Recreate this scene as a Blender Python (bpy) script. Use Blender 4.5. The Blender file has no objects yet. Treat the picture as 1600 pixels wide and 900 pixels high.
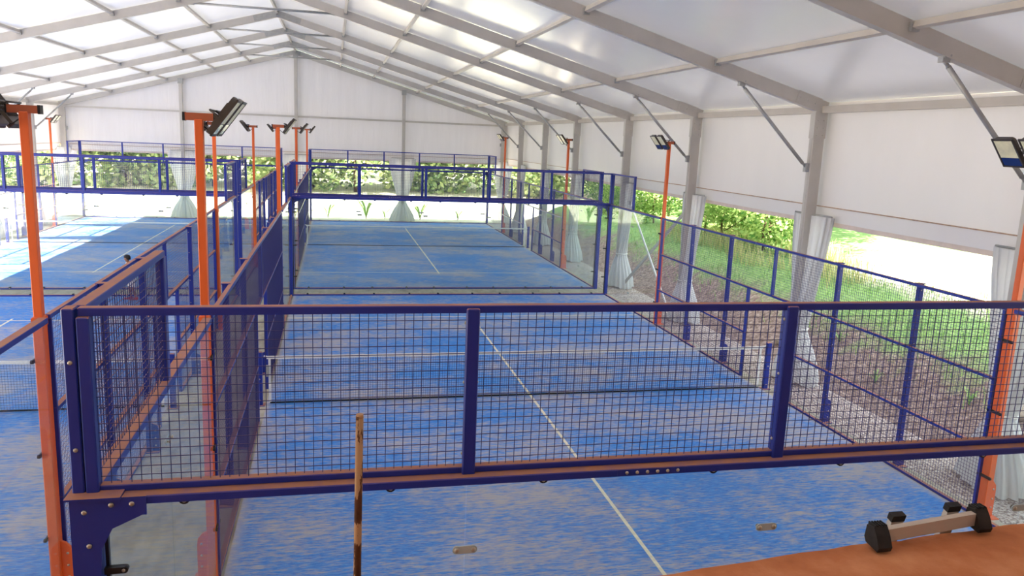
import bpy, math, random
from mathutils import Vector, Matrix
rnd = random.Random(7)
PI = math.pi
S = bpy.context.scene
COL = S.collection

# ------------------------------------------------------------------ helpers
class MB:
    """collects vertices and faces of ONE mesh"""
    def __init__(self): self.v = []; self.f = []; self.m = []; self.s = []
    def add(self, vs, fs, mi=0, smooth=False):
        n = len(self.v)
        self.v += [tuple(p) for p in vs]
        for f in fs:
            self.f.append(tuple(i + n for i in f)); self.m.append(mi); self.s.append(smooth)
    def box(self, x0, x1, y0, y1, z0, z1, mi=0):
        self.add([(x0,y0,z0),(x1,y0,z0),(x1,y1,z0),(x0,y1,z0),(x0,y0,z1),(x1,y0,z1),(x1,y1,z1),(x0,y1,z1)],
                 [(3,2,1,0),(4,5,6,7),(0,1,5,4),(1,2,6,5),(2,3,7,6),(3,0,4,7)], mi)
    def bbox(self, x0, x1, y0, y1, z0, z1, b=.008, mi=0):
        """box with chamfered upright edges and a chamfered top"""
        def ring(z, i):
            c = b + i
            a0, a1, c0, c1 = x0+i, x1-i, y0+i, y1-i
            return [(a0+b,c0,z),(a1-b,c0,z),(a1,c0+b,z),(a1,c1-b,z),(a1-b,c1,z),(a0+b,c1,z),(a0,c1-b,z),(a0,c0+b,z)]
        rs = [ring(z0,0), ring(z1-b,0), ring(z1,b*.7)]
        vs = rs[0]+rs[1]+rs[2]
        fs = [tuple(range(7,-1,-1)), tuple(range(16,24))]
        for k in (0,1):
            for i in range(8):
                j = (i+1) % 8
                fs.append((k*8+i, k*8+j, k*8+8+j, k*8+8+i))
        self.add(vs, fs, mi)
    def bar(self, a, b, w, h, up=(0,0,1), mi=0):
        a, b = Vector(a), Vector(b); d = (b-a).normalized(); u = Vector(up)
        s = d.cross(u)
        if s.length < 1e-4: s = d.cross(Vector((1,0,0)))
        s.normalize(); u = s.cross(d).normalized()
        vs = []
        for p in (a, b):
            for sx, sz in ((-1,-1),(1,-1),(1,1),(-1,1)): vs.append(p + s*(sx*w/2) + u*(sz*h/2))
        self.add(vs, [(0,1,2,3),(7,6,5,4),(0,4,5,1),(1,5,6,2),(2,6,7,3),(3,7,4,0)], mi)
    def tube(self, pts, r, n=8, mi=0, cap=True):
        pts = [Vector(p) for p in pts]; rs = r if isinstance(r, (list,tuple)) else [r]*len(pts)
        rings = []; ref = None
        for i, p in enumerate(pts):
            d = (pts[min(i+1,len(pts)-1)] - pts[max(i-1,0)]).normalized()
            if ref is None: ref = Vector((0,0,1)) if abs(d.z) < .9 else Vector((1,0,0))
            s = d.cross(ref).normalized(); u = s.cross(d)
            rings.append([p + (s*math.cos(2*PI*k/n) + u*math.sin(2*PI*k/n))*rs[i] for k in range(n)])
        vs = [q for R in rings for q in R]; fs = []
        for i in range(len(rings)-1):
            for k in range(n):
                l = (k+1) % n
                fs.append((i*n+k, (i+1)*n+k, (i+1)*n+l, i*n+l))
        self.add(vs, fs, mi, True)
        if cap:
            m = len(vs) + len(self.v) - len(vs)
            b = len(self.v) - len(vs)
            self.f.append(tuple(b+k for k in range(n))); self.m.append(mi); self.s.append(False)
            e = b + (len(rings)-1)*n
            self.f.append(tuple(e+k for k in range(n-1,-1,-1))); self.m.append(mi); self.s.append(False)
    def prism(self, poly, axis, a, b, mi=0):
        """extrude a 2-D polygon along an axis from a to b"""
        n = len(poly)
        def P(p, t):
            return (t,p[0],p[1]) if axis == 'x' else ((p[0],t,p[1]) if axis == 'y' else (p[0],p[1],t))
        vs = [P(p,a) for p in poly] + [P(p,b) for p in poly]
        fs = [tuple(range(n)), tuple(range(2*n-1,n-1,-1))] + [(i, n+i, n+(i+1)%n, (i+1)%n) for i in range(n)]
        self.add(vs, fs, mi)
    def dome(self, c, r, d, n=10, mi=0):
        """a round bolt head on a surface whose outward direction is d"""
        c, d = Vector(c), Vector(d).normalized()
        s = d.orthogonal().normalized(); u = d.cross(s)
        vs = []; rr = [(1,0),(1,.25),(.75,.55),(.35,.72)]
        for k, h in rr:
            for i in range(n):
                t = 2*PI*i/n
                vs.append(c + (s*math.cos(t)+u*math.sin(t))*r*k + d*r*h)
        fs = []
        for q in range(len(rr)-1):
            for i in range(n):
                j = (i+1) % n
                fs.append((q*n+i, q*n+j, (q+1)*n+j, (q+1)*n+i))
        fs.append(tuple((len(rr)-1)*n+i for i in range(n)))
        self.add(vs, fs, mi, True)
    def build(self, name, mat, parent=None, loc=(0,0,0), rot=0, fix=True):
        me = bpy.data.meshes.new(name)
        me.from_pydata(self.v, [], self.f)
        mats = mat if isinstance(mat, (list,tuple)) else [mat]
        for m in mats: me.materials.append(m)
        me.polygons.foreach_set('material_index', self.m)
        me.polygons.foreach_set('use_smooth', self.s)
        if fix and len(self.v) < 60000:
            import bmesh
            bm = bmesh.new(); bm.from_mesh(me); bmesh.ops.recalc_face_normals(bm, faces=bm.faces); bm.to_mesh(me); bm.free()
        me.update()
        return link(name, me, parent, loc, rot)

def link(name, me, parent=None, loc=(0,0,0), rot=0):
    o = bpy.data.objects.new(name, me); COL.objects.link(o)
    if parent is not None: o.parent = parent
    o.location = loc; o.rotation_euler = (0,0,rot)
    return o
def empty(name, loc=(0,0,0), rot=0):
    o = bpy.data.objects.new(name, None); o.empty_display_size = .2; COL.objects.link(o)
    o.location = loc; o.rotation_euler = (0,0,rot); return o
def tag(o, label=None, cat=None, group=None, kind=None):
    if label: o['label'] = label
    if cat: o['category'] = cat
    if group: o['group'] = group
    if kind: o['kind'] = kind
    return o
def copy_tree(o, parent=None):
    c = o.copy(); COL.objects.link(c)
    if parent is not None: c.parent = parent
    for ch in list(o.children): copy_tree(ch, c)
    return c

# ------------------------------------------------------------------ materials
def srgb(r, g, b):
    f = lambda c: (c/255/12.92) if c <= 10 else ((c/255+.055)/1.055)**2.4
    return (f(r), f(g), f(b), 1)
class NT:
    def __init__(self, name):
        self.m = bpy.data.materials.new(name); self.m.use_nodes = True
        self.t = self.m.node_tree; self.t.nodes.clear()
        self.out = self.n('ShaderNodeOutputMaterial')
    def n(self, typ, **k):
        x = self.t.nodes.new(typ)
        for a, v in k.items(): setattr(x, a, v)
        return x
    def l(self, a, b): self.t.links.new(a, b)
    def surf(self, s): self.l(s, self.out.inputs['Surface']); return self.m
    def coords(self, scale=(1,1,1), kind='Object'):
        tc = self.n('ShaderNodeTexCoord'); mp = self.n('ShaderNodeMapping')
        mp.inputs['Scale'].default_value = scale
        self.l(tc.outputs[kind], mp.inputs['Vector']); return mp.outputs['Vector']
    def noise(self, vec, scale, detail=4, rough=.55):
        x = self.n('ShaderNodeTexNoise'); x.inputs['Scale'].default_value = scale
        x.inputs['Detail'].default_value = detail; x.inputs['Roughness'].default_value = rough
        if vec is not None: self.l(vec, x.inputs['Vector'])
        return x.outputs['Fac']
    def ramp(self, fac, stops):
        r = self.n('ShaderNodeValToRGB'); e = r.color_ramp.elements
        while len(e) < len(stops): e.new(.5)
        for q, (p, c) in zip(e, stops):
            q.position = p; q.color = c if len(c) == 4 else (*c, 1)
        self.l(fac, r.inputs['Fac']); return r.outputs['Color']
    def math(self, op, a, b=None, clamp=False):
        x = self.n('ShaderNodeMath', operation=op); x.use_clamp = clamp
        for i, v in enumerate((a, b)):
            if v is None: continue
            if isinstance(v, (int,float)): x.inputs[i].default_value = v
            else: self.l(v, x.inputs[i])
        return x.outputs[0]
    def mix(self, fac, a, b):
        x = self.n('ShaderNodeMix', data_type='RGBA')
        if isinstance(fac, (int,float)): x.inputs[0].default_value = fac
        else: self.l(fac, x.inputs[0])
        for i, v in ((6,a),(7,b)):
            if isinstance(v, tuple): x.inputs[i].default_value = v
            else: self.l(v, x.inputs[i])
        return x.outputs[2]
    def bump(self, h, strength=.3, dist=.02):
        b = self.n('ShaderNodeBump'); b.inputs['Strength'].default_value = strength; b.inputs['Distance'].default_value = dist
        self.l(h, b.inputs['Height']); return b.outputs['Normal']
    def bsdf(self, col, rough=.5, metal=0, spec=.5, normal=None):
        p = self.n('ShaderNodeBsdfPrincipled')
        if isinstance(col, tuple): p.inputs['Base Color'].default_value = col
        else: self.l(col, p.inputs['Base Color'])
        if isinstance(rough, (int,float)): p.inputs['Roughness'].default_value = rough
        else: self.l(rough, p.inputs['Roughness'])
        p.inputs['Metallic'].default_value = metal; p.inputs['Specular IOR Level'].default_value = spec
        if normal is not None: self.l(normal, p.inputs['Normal'])
        return p.outputs[0]

def simple(name, col, rough=.5, metal=0, var=.12, scale=6, spec=.5, bump=0):
    k = NT(name); v = k.coords()
    f = k.noise(v, scale)
    d = tuple(c*(1-var*1.6) for c in col[:3]) + (1,); u = tuple(min(1, c*(1+var)) for c in col[:3]) + (1,)
    c = k.ramp(f, [(.3,d),(.7,u)])
    nm = k.bump(k.noise(v, scale*12, 3), bump, .005) if bump else None
    return k.surf(k.bsdf(c, rough, metal, spec, nm))
def dusty(name, col, dust, rough=.38, amount=.93):
    """paint with reddish dust settled on whatever faces up"""
    k = NT(name); g = k.n('ShaderNodeNewGeometry'); s = k.n('ShaderNodeSeparateXYZ'); k.l(g.outputs['Normal'], s.inputs[0])
    up = k.math('SUBTRACT', s.outputs['Z'], .55); up = k.math('MULTIPLY', up, 6, True)
    n = k.noise(k.coords(), 9, 5)
    nf = k.ramp(n, [(.25,(.7,.7,.7)),(.6,(1,1,1))])
    f = k.math('MULTIPLY', up, nf); f = k.math('MULTIPLY', f, amount)
    haze = k.math('MULTIPLY', k.ramp(k.noise(k.coords(), 3, 4), [(.4,(0,0,0)),(.8,(1,1,1))]), .006)
    f = k.math('MAXIMUM', f, haze)
    c = k.mix(f, col, dust)
    r = k.math('ADD', k.math('MULTIPLY', f, .5), rough, True)
    return k.surf(k.bsdf(c, r, 0, .5))

DUST = srgb(176,118,78)
M = {}
M['blue'] = dusty('blue_paint', srgb(26,48,146), DUST)
M['orange'] = dusty('orange_paint', srgb(230,102,44), srgb(190,100,60), .4, .6)
M['dull_orange'] = dusty('dull_orange_paint', srgb(178,92,58), srgb(160,104,76), .5, .7)
M['band'] = simple('valance_band', srgb(222,206,196), .85, 0, .04)
M['wire'] = dusty('dark_blue_wire', srgb(46,50,112), srgb(150,116,110), .5, .8)
M['black'] = simple('black_plastic', srgb(24,22,24), .5)
M['steel'] = simple('bolt_steel', srgb(186,178,166), .35, .8)
M['alu'] = simple('tent_aluminium', srgb(194,189,182), .45, .15, .05, 2)
M['galv'] = simple('galvanised_tube', srgb(168,168,166), .42, .3, .08, 8)
M['purlin'] = simple('purlin_aluminium', srgb(190,182,172), .45, .1, .05, 2)
M['white_line'] = simple('white_turf_line', srgb(226,220,196), .9, 0, .1, 14, .1)
M['tape'] = simple('white_net_tape', srgb(236,236,232), .7, 0, .05)
M['net'] = simple('black_net_cord', srgb(22,22,26), .8)
M['lamp'] = simple('lamp_housing', srgb(74,66,60), .45, .2)
M['led'] = simple('lamp_led_plate', srgb(232,226,190), .35)
M['driver'] = simple('lamp_blue_glass', srgb(30,46,104), .12)
M['rubber'] = simple('ladder_rubber', srgb(40,36,34), .75, 0, .2, 30, .3, .2)
M['ladder'] = dusty('ladder_aluminium', srgb(178,170,160), srgb(190,168,146), .4, .6)
M['skin'] = simple('skin', srgb(150,104,80), .55)
M['hair'] = simple('dark_hair', srgb(24,20,20), .6)
M['navy'] = simple('navy_cloth', srgb(36,38,66), .85)
M['palecloth'] = simple('pale_cloth', srgb(226,222,222), .85)
M['redshoe'] = simple('red_shoe', srgb(190,70,64), .6)
M['rock'] = simple('pale_rock', srgb(168,152,138), .9, 0, .2, 5, .2, .6)
M['bark'] = simple('bark', srgb(96,78,60), .9, 0, .25, 8, .2, .6)
M['stake'] = simple('green_plastic', srgb(30,140,96), .5)
M['clearplate'] = simple('clear_joint_plate', srgb(190,200,200), .25, 0, .05)

def mat_turf():
    k = NT('blue_sanded_turf')
    st = k.noise(k.coords((2.2,11,1)), 1.6, 6, .7)            # brushed streaks along x
    st2 = k.noise(k.coords((4,26,1)), 2.3, 4, .7)
    big = k.noise(k.coords((.35,.5,1)), 1.1, 4, .6)             # where the sand lies thick
    s = k.math('ADD', k.math('MULTIPLY', st, .62), k.math('MULTIPLY', st2, .38))
    s = k.math('ADD', s, k.math('MULTIPLY', k.math('SUBTRACT', big, .5), .55))
    f = k.ramp(s, [(.45,(0,0,0)),(.60,(1,1,1))])
    tc = k.n('ShaderNodeTexCoord'); sx = k.n('ShaderNodeSeparateXYZ'); k.l(tc.outputs['Object'], sx.inputs[0])
    edge = k.math('MINIMUM', sx.outputs['X'], k.math('SUBTRACT', 10, sx.outputs['X']))
    edge = k.math('ADD', edge, k.math('MULTIPLY', k.math('SUBTRACT', st, .5), .35))
    ef = k.ramp(edge, [(.0,(.9,.9,.9)),(.17,(0,0,0))])
    fac = k.math('MAXIMUM', k.math('MULTIPLY', f, .72), ef)
    blue = k.ramp(k.noise(k.coords((3,16,1)), 3, 4), [(.3, srgb(48,112,198)),(.7, srgb(84,152,222))])
    c = k.mix(fac, blue, srgb(198,180,156))
    nm = k.bump(k.noise(k.coords(), 160, 2), .5, .006)
    return k.surf(k.bsdf(c, .85, 0, .15, nm))
M['turf'] = mat_turf()

def mat_floor():
    k = NT('concrete_slab')
    n = k.noise(k.coords((1,1,1)), .8, 8, .65); n2 = k.noise(k.coords((3,1,1)), 2.2, 6)
    c = k.ramp(k.math('ADD', k.math('MULTIPLY', n, .6), k.math('MULTIPLY', n2, .4)),
               [(.32, srgb(126,118,104)),(.5, srgb(164,158,142)),(.68, srgb(190,184,170))])
    return k.surf(k.bsdf(c, .8, 0, .25, k.bump(n, .2, .01)))
M['floor'] = mat_floor()

def mat_glass():
    k = NT('tempered_glass')
    t = k.n('ShaderNodeBsdfTransparent'); t.inputs[0].default_value = (.955,.985,.975,1)
    g = k.n('ShaderNodeBsdfGlossy'); g.inputs['Roughness'].default_value = .02
    ge = k.n('ShaderNodeNewGeometry'); lw = k.n('ShaderNodeLayerWeight'); lw.inputs['Blend'].default_value = .5
    # Schlick reflection on the faces turned to the viewer; light leaves the pane unbent, as through thin plate glass
    fr = k.math('ADD', .05, k.math('MULTIPLY', k.math('POWER', lw.outputs['Facing'], 5), .8))
    fr = k.math('MULTIPLY', fr, k.math('SUBTRACT', 1, ge.outputs['Backfacing']))
    d = k.n('ShaderNodeBsdfDiffuse'); d.inputs[0].default_value = (.7,.7,.68,1)
    m = k.n('ShaderNodeMixShader'); k.l(fr, m.inputs[0]); k.l(t.outputs[0], m.inputs[1]); k.l(g.outputs[0], m.inputs[2])
    sm = k.ramp(k.noise(k.coords((1,1,.6)), 1.2, 6), [(.45,(.015,)*3),(.75,(.06,)*3)])   # dust film
    m2 = k.n('ShaderNodeMixShader'); k.l(sm, m2.inputs[0]); k.l(m.outputs[0], m2.inputs[1]); k.l(d.outputs[0], m2.inputs[2])
    return k.surf(m2.outputs[0])
M['glass'] = mat_glass()

def mat_fabric(name, col, trans, gloss=.06, rough=.28, wr=.0, wscale=(1,1,1), thick=.5):
    """coated tent cloth: lets part of the daylight through"""
    k = NT(name)
    v = k.coords(wscale)
    n = k.noise(v, 1.3, 5)
    c = k.ramp(n, [(.3, tuple(x*.95 for x in col[:3])),(.7, col[:3])])
    nm = k.bump(k.noise(v, 2.0, 4), wr, .05) if wr else None
    d = k.n('ShaderNodeBsdfDiffuse'); k.l(c, d.inputs[0])
    t = k.n('ShaderNodeBsdfTranslucent'); k.l(c, t.inputs[0])
    g = k.n('ShaderNodeBsdfGlossy'); g.inputs['Roughness'].default_value = rough
    if nm is not None:
        for x in (d, t, g): k.l(nm, x.inputs['Normal'])
    m = k.n('ShaderNodeMixShader'); m.inputs[0].default_value = trans
    k.l(d.outputs[0], m.inputs[1]); k.l(t.outputs[0], m.inputs[2])
    lw = k.n('ShaderNodeFresnel'); lw.inputs[0].default_value = 1.4
    ff = k.math('MULTIPLY', lw.outputs[0], gloss*10, True)
    m2 = k.n('ShaderNodeMixShader'); k.l(ff, m2.inputs[0]); k.l(m.outputs[0], m2.inputs[1]); k.l(g.outputs[0], m2.inputs[2])
    return k.surf(m2.outputs[0])
M['roof'] = mat_fabric('roof_membrane', srgb(234,233,236), .057, .06, .22, .12, (.5,.5,.5))
M['wallcloth'] = mat_fabric('wall_membrane', srgb(232,227,225), .05, .02, .4, .12, (.7,.7,.25))
M['gablecloth'] = mat_fabric('gable_membrane', srgb(230,227,229), .05, .02, .4, .5, (2.6,1,.25))
M['curtain'] = mat_fabric('curtain_cloth', srgb(242,242,242), .38, .0, .5, .2, (4,4,1))
M['hem'] = simple('wall_hem', srgb(186,156,134), .8, 0, .2, 12)

def mat_leaf(name, a, b):
    k = NT(name)
    oi = k.n('ShaderNodeNewGeometry')
    c = k.mix(oi.outputs['Random Per Island'], a, b)
    d = k.n('ShaderNodeBsdfDiffuse'); k.l(c, d.inputs[0])
    t = k.n('ShaderNodeBsdfTranslucent'); k.l(c, t.inputs[0])
    m = k.n('ShaderNodeMixShader'); m.inputs[0].default_value = .45
    k.l(d.outputs[0], m.inputs[1]); k.l(t.outputs[0], m.inputs[2])
    return k.surf(m.outputs[0])
M['leaf'] = mat_leaf('leaf_green', srgb(84,130,62), srgb(190,208,130))
M['leaf_pale'] = mat_leaf('leaf_pale', srgb(120,150,96), srgb(196,206,150))
M['leaf_dark'] = mat_leaf('leaf_dark', srgb(84,126,72), srgb(150,182,112))
M['drygrass'] = mat_leaf('dry_grass_blades', srgb(170,176,110), srgb(222,212,158))
M['grass'] = mat_leaf('grass_blades', srgb(120,160,92), srgb(184,204,140))

def mat_ground():
    k = NT('earth_ground')
    tc = k.n('ShaderNodeTexCoord'); s = k.n('ShaderNodeSeparateXYZ'); k.l(tc.outputs['Object'], s.inputs[0])
    v = k.coords()
    n = k.noise(v, 1.1, 8, .65); n2 = k.noise(v, 9, 6, .7)
    dirt = k.ramp(n2, [(.3, srgb(88,72,66)),(.5, srgb(140,120,112)),(.72, srgb(192,174,164))])
    grass = k.ramp(k.noise(v, 6, 5, .7), [(.3, srgb(104,140,80)),(.6, srgb(150,180,112)),(.8, srgb(188,196,142))])
    sand = k.ramp(n, [(.3, srgb(226,210,184)),(.7, srgb(242,232,212))])
    gx = k.math('ADD', s.outputs['X'], k.math('MULTIPLY', k.math('SUBTRACT', n, .5), 3.2))
    gf = k.ramp(k.math('MULTIPLY', k.math('SUBTRACT', gx, 12.6), .7), [(.2,(0,0,0)),(.9,(1,1,1))])
    c = k.mix(gf, dirt, grass)
    # pale dry sand behind the far end and left of the tent
    yf = k.math('MULTIPLY', k.math('SUBTRACT', s.outputs['Y'], 41.6), 2, True)
    lf = k.math('MULTIPLY', k.math('SUBTRACT', -11.0, s.outputs['X']), 2, True)
    sunlit_right = k.math('MULTIPLY', k.math('SUBTRACT', s.outputs['X'], k.math('ADD', 14.6, k.math('MULTIPLY', n, 1.5))), 1.2, True)  # sunlit glare on the open right ground, painted in the sand tone
    sunlit_right = k.math('MULTIPLY', sunlit_right, k.math('MULTIPLY', k.math('SUBTRACT', 19, s.outputs['Y']), .3, True))
    c = k.mix(k.math('MAXIMUM', yf, k.math('MAXIMUM', lf, sunlit_right)), c, sand)
    h = k.math('ADD', k.math('MULTIPLY', n, 1.0), k.math('MULTIPLY', n2, .5))
    return k.surf(k.bsdf(c, .95, 0, .1, k.bump(h, .8, .12)))
M['ground'] = mat_ground()
def mat_gravel():
    k = NT('grey_gravel')
    v = k.coords()
    vo = k.n('ShaderNodeTexVoronoi'); vo.inputs['Scale'].default_value = 34; k.l(v, vo.inputs['Vector'])
    n = k.noise(v, 1.4, 5)
    c = k.ramp(vo.outputs['Color'], [(.2, srgb(118,104,100)),(.5, srgb(172,158,152)),(.8, srgb(212,202,196))])
    c = k.mix(k.math('MULTIPLY', n, .3), c, srgb(150,126,112))
    return k.surf(k.bsdf(c, .9, 0, .2, k.bump(vo.outputs['Distance'], .8, .02)))
M['gravel'] = mat_gravel()
def mat_ledge():
    k = NT('terracotta_dust')
    v = k.coords()
    n = k.noise(v, 3, 7, .6); n2 = k.noise(v, 40, 4)
    c = k.ramp(n, [(.3, srgb(160,96,60)),(.5, srgb(182,112,72)),(.72, srgb(204,138,96))])
    return k.surf(k.bsdf(c, .95, 0, .1, k.bump(k.math('ADD', n, k.math('MULTIPLY', n2, .25)), .5, .03)))
M['ledge'] = mat_ledge()
def mat_rod():
    k = NT('flaking_pole')
    f = k.noise(k.coords((26,26,9)), 1.0, 5, .6)
    c = k.ramp(f, [(.46, srgb(172,136,102)),(.49, srgb(92,58,38)),(.75, srgb(62,40,30))])
    return k.surf(k.bsdf(c, .85, 0, .2, k.bump(f, .5, .004)))
M['rod'] = mat_rod()

# ------------------------------------------------------------------ the tent
XC, HALF = -0.8, 11.95                     # ridge line and half span of the tent
XR, XL = XC + HALF, XC - HALF
ZR, ZE = 9.17, 5.83                        # rafter centre line at ridge and eave
YF, YN = 41.9, -9.0
slope = (ZR - ZE) / HALF
def zr(x): return ZR - abs(x - XC) * slope

mb = MB()
ys = [YN, 0, 5.1, 10.55, 16.3, 21.5, 27.4, 32.4, 37.4, YF + .2]
# each bay of cloth billows a little between the rafters
def roof_side(sg):
    nx, ny = 14, 8
    idx = {}
    vs = []; fs = []
    for b in range(len(ys)-1):
        for j in range(ny + (1 if b == len(ys)-2 else 0)):
            t = j/ny; y = ys[b] + (ys[b+1]-ys[b])*t
            row = []
            for i in range(nx+1):
                q = i/nx; x = XC + sg*(HALF+.16)*q
                sag = -.05*math.sin(PI*t)*math.sin(PI*q)
                vs.append((x, y, zr(x) + .15 + sag)); row.append(len(vs)-1)
            idx[len(idx)] = row
    for r in range(len(idx)-1):
        for i in range(nx):
            a, b_ = idx[r], idx[r+1]
            fs.append((a[i], a[i+1], b_[i+1], b_[i]))
    return vs, fs
for sg in (-1, 1):
    vs, fs = roof_side(sg); mb.add(vs, fs, 0, True)
tag(mb.build('ceiling', M['roof'], fix=False), kind='structure')

def cloth_wall(name, pts_fn, u0, u1, ztop, z0, axis, at, mat, out):
    """wall cloth from the eave to the hem, with a hem strip and a loose valance below it"""
    n = int(abs(u1-u0)/.22)
    m = MB(); h = MB(); va = MB(); vb = MB()
    for i in range(n):
        a = u0 + (u1-u0)*i/n; b = u0 + (u1-u0)*(i+1)/n
        def P(u, z, off=0.0):
            return (u, at+off, z) if axis == 'x' else (at+off, u, z)
        m.add([P(a,z0), P(b,z0), P(b,ztop(b)), P(a,ztop(a))], [(0,1,2,3)], 0, True)
        wa, wb = [.02*math.sin(u*1.3) for u in (a,b)]
        va.add([P(a,3.52,out*.05+wa), P(b,3.52,out*.05+wb), P(b,z0,out*.01), P(a,z0,out*.01)], [(0,1,2,3)], 0, True)
        vb.add([P(a,3.43,out*.05+wa), P(b,3.43,out*.05+wb), P(b,3.52,out*.05+wb), P(a,3.52,out*.05+wa)], [(0,1,2,3)], 0, True)
    w = m.build(name, mat, fix=False); tag(w, kind='structure')
    va.build('valance', M['wallcloth'], w, fix=False); vb.build('valance_band', M['band'], w, fix=False)
    if axis == 'x': h.box(u0,u1, at-.015-.02, at+.01, z0-.008, z0+.012)
    else: h.box(at-.02, at+.02, u0,u1, z0-.008, z0+.012)
    h.build('hem', M['hem'], w)
    return w
cloth_wall('wall_right', None, -6, YF+.14, lambda u: ZE+.12, 3.82, 'y', XR+.1, M['wallcloth'], 1)
cloth_wall('wall_left', None, -6, YF+.14, lambda u: ZE+.12, 3.82, 'y', XL-.1, M['wallcloth'], -1)
cloth_wall('wall_far', None, XL-.1, XR+.1, lambda u: zr(u)+.13, 3.78, 'x', YF+.14, M['gablecloth'], 1)

m = MB(); m.box(XL-.1, XR+.1, -6.4, -6.2, 0, 5.9); m.prism([(XL-.1,5.9),(XR+.1,5.9),(XC,9.2)],'y',-6.4,-6.2)  # unseen wall behind the camera, added to keep daylight off the foreground
tag(m.build('wall_near_light_block', simple('light_block_plaster', srgb(196,170,146), .9)), kind='structure')
ORD = ['nearest the camera','second from the camera','third from the camera','fourth from the camera','fifth from the camera','sixth from the camera','seventh from the camera']
FR = [5.1, 10.55, 16.3, 21.5, 27.4, 32.4, 37.4]
PX = .26                                     # post depth along x
def tent_post(x, y, sg, name_pos):
    r = empty('tent_post', (x, y, 0))
    m = MB(); m.bbox(-PX/2, PX/2, -.075, .075, 0, ZE-.06, .012)
    m.box(-sg*PX/2-.006, -sg*PX/2+.006, -.03, .03, .1, ZE-.2)        # keder track on the inner face
    m.build('column', M['alu'], r)
    m = MB(); m.box(-PX/2-.01, PX/2+.01, -.085, .085, ZE-.62, ZE-.1)
    for z in (ZE-.55, ZE-.4, ZE-.25):
        for q in (-.07,.07):
            m.dome((q, -.085, z), .018, (0,-1,0))
    m.build('corner_sleeve', M['alu'], r)
    m = MB(); m.box(-sg*(PX/2+.04)-.045, -sg*(PX/2+.04)+.045, -.05, .05, 4.52, 4.7)
    m.dome((-sg*(PX/2+.04),-.05,4.56), .018, (0,-1,0)); m.dome((-sg*(PX/2+.04),-.05,4.66), .018, (0,-1,0))
    m.build('brace_bracket', M['galv'], r)
    m = MB(); m.box(-.14,.14,-.13,.13,0,.02)
    m.build('base_plate', M['galv'], r)
    tag(r, name_pos, 'tent post', 'tent posts along the side walls')
for sg, x, side in ((1, XR-PX/2, 'right'), (-1, XL+PX/2, 'left')):
    for i, y in enumerate(FR):
        if side == 'left' and y < 32: continue      # out of the frame
        o = ORD[i] if side == 'right' else {32.4:'second from the far corner', 37.4:'closest to the far corner'}[y]
        tent_post(x, y, sg, 'grey aluminium tent post on the %s side wall, %s' % (side, o))
for sg, x, side in ((1, XR-PX/2, 'right'), (-1, XL+PX/2, 'left')):
    tent_post(x, YF, sg, 'grey corner tent post where the %s wall meets the far gable' % side)
for x, d in ((5.13,'right of its centre post'), (-0.8,'under the ridge at its centre'), (-6.75,'left of its centre post')):
    r = empty('gable_post', (x, YF-.1, 0))
    m = MB(); m.bbox(-.09,.09,-.1,.06,0,zr(x)-.1,.012); m.build('column', M['alu'], r)
    m = MB(); m.box(-.13,.13,-.12,.07,zr(x)-.34,zr(x)-.06); m.build('head_plate', M['galv'], r)
    m = MB(); m.box(-.16,.16,-.16,.09,0,.02); m.build('base_plate', M['galv'], r)
    tag(r, 'tall grey post of the far gable wall, %s' % d, 'tent post', 'posts of the far gable')
r = empty('gable_rail', (0, YF-.08, 5.72))
m = MB(); m.box(XL+.2, XR-.2, -.04, .04, -.05, .05); m.build('rail', M['alu'], r)
tag(r, 'grey horizontal rail across the far gable at eave height', 'rail')

# rafters: each slope is its own beam
RD = .24
FOR = {5.1:'closest to the camera', 10.55:'second from the camera', 16.3:'third from the camera', 21.5:'fourth from the camera', 27.4:'third before the far gable', 32.4:'second before the far gable', 37.4:'next to the far gable', YF:'lying along the far gable'}
for y in FR + [YF]:
    for sg, side in ((1,'right'), (-1,'left')):
        if side == 'left' and y < 12: continue
        r = empty('roof_rafter', (XC, y, ZR))
        m = MB()
        d = Vector((sg*HALF, 0, ZE-ZR))
        n = Vector((slope*sg, 0, 1)).normalized()
        m.bar((0,0,0), d, .13, RD, (0,0,1))
        m.bar(Vector((0,0,0)) - n*(RD/2), d - n*(RD/2), .145, .022, (0,0,1))     # lower flange with the keder track
        m.build('beam', M['alu'], r)
        m = MB()
        m.bar(d*.985, d*.94, .16, RD+.02); 
        for t in (.945,.96,.975): m.dome(d*t + Vector((0,-.08,0)), .018, (0,-1,0))
        m.build('eave_plate', M['alu'], r)
        m = MB(); m.bar(d*.002, d*.07, .155, RD-.03)
        for t in (.02,.035,.055): m.dome(d*t + Vector((0,-.078,0)), .02, (0,-1,0))
        m.build('ridge_plate', M['galv'], r)
        tag(r, 'grey roof rafter on the %s slope, %s' % (side, FOR[y]), 'roof rafter', 'roof rafters')
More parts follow.
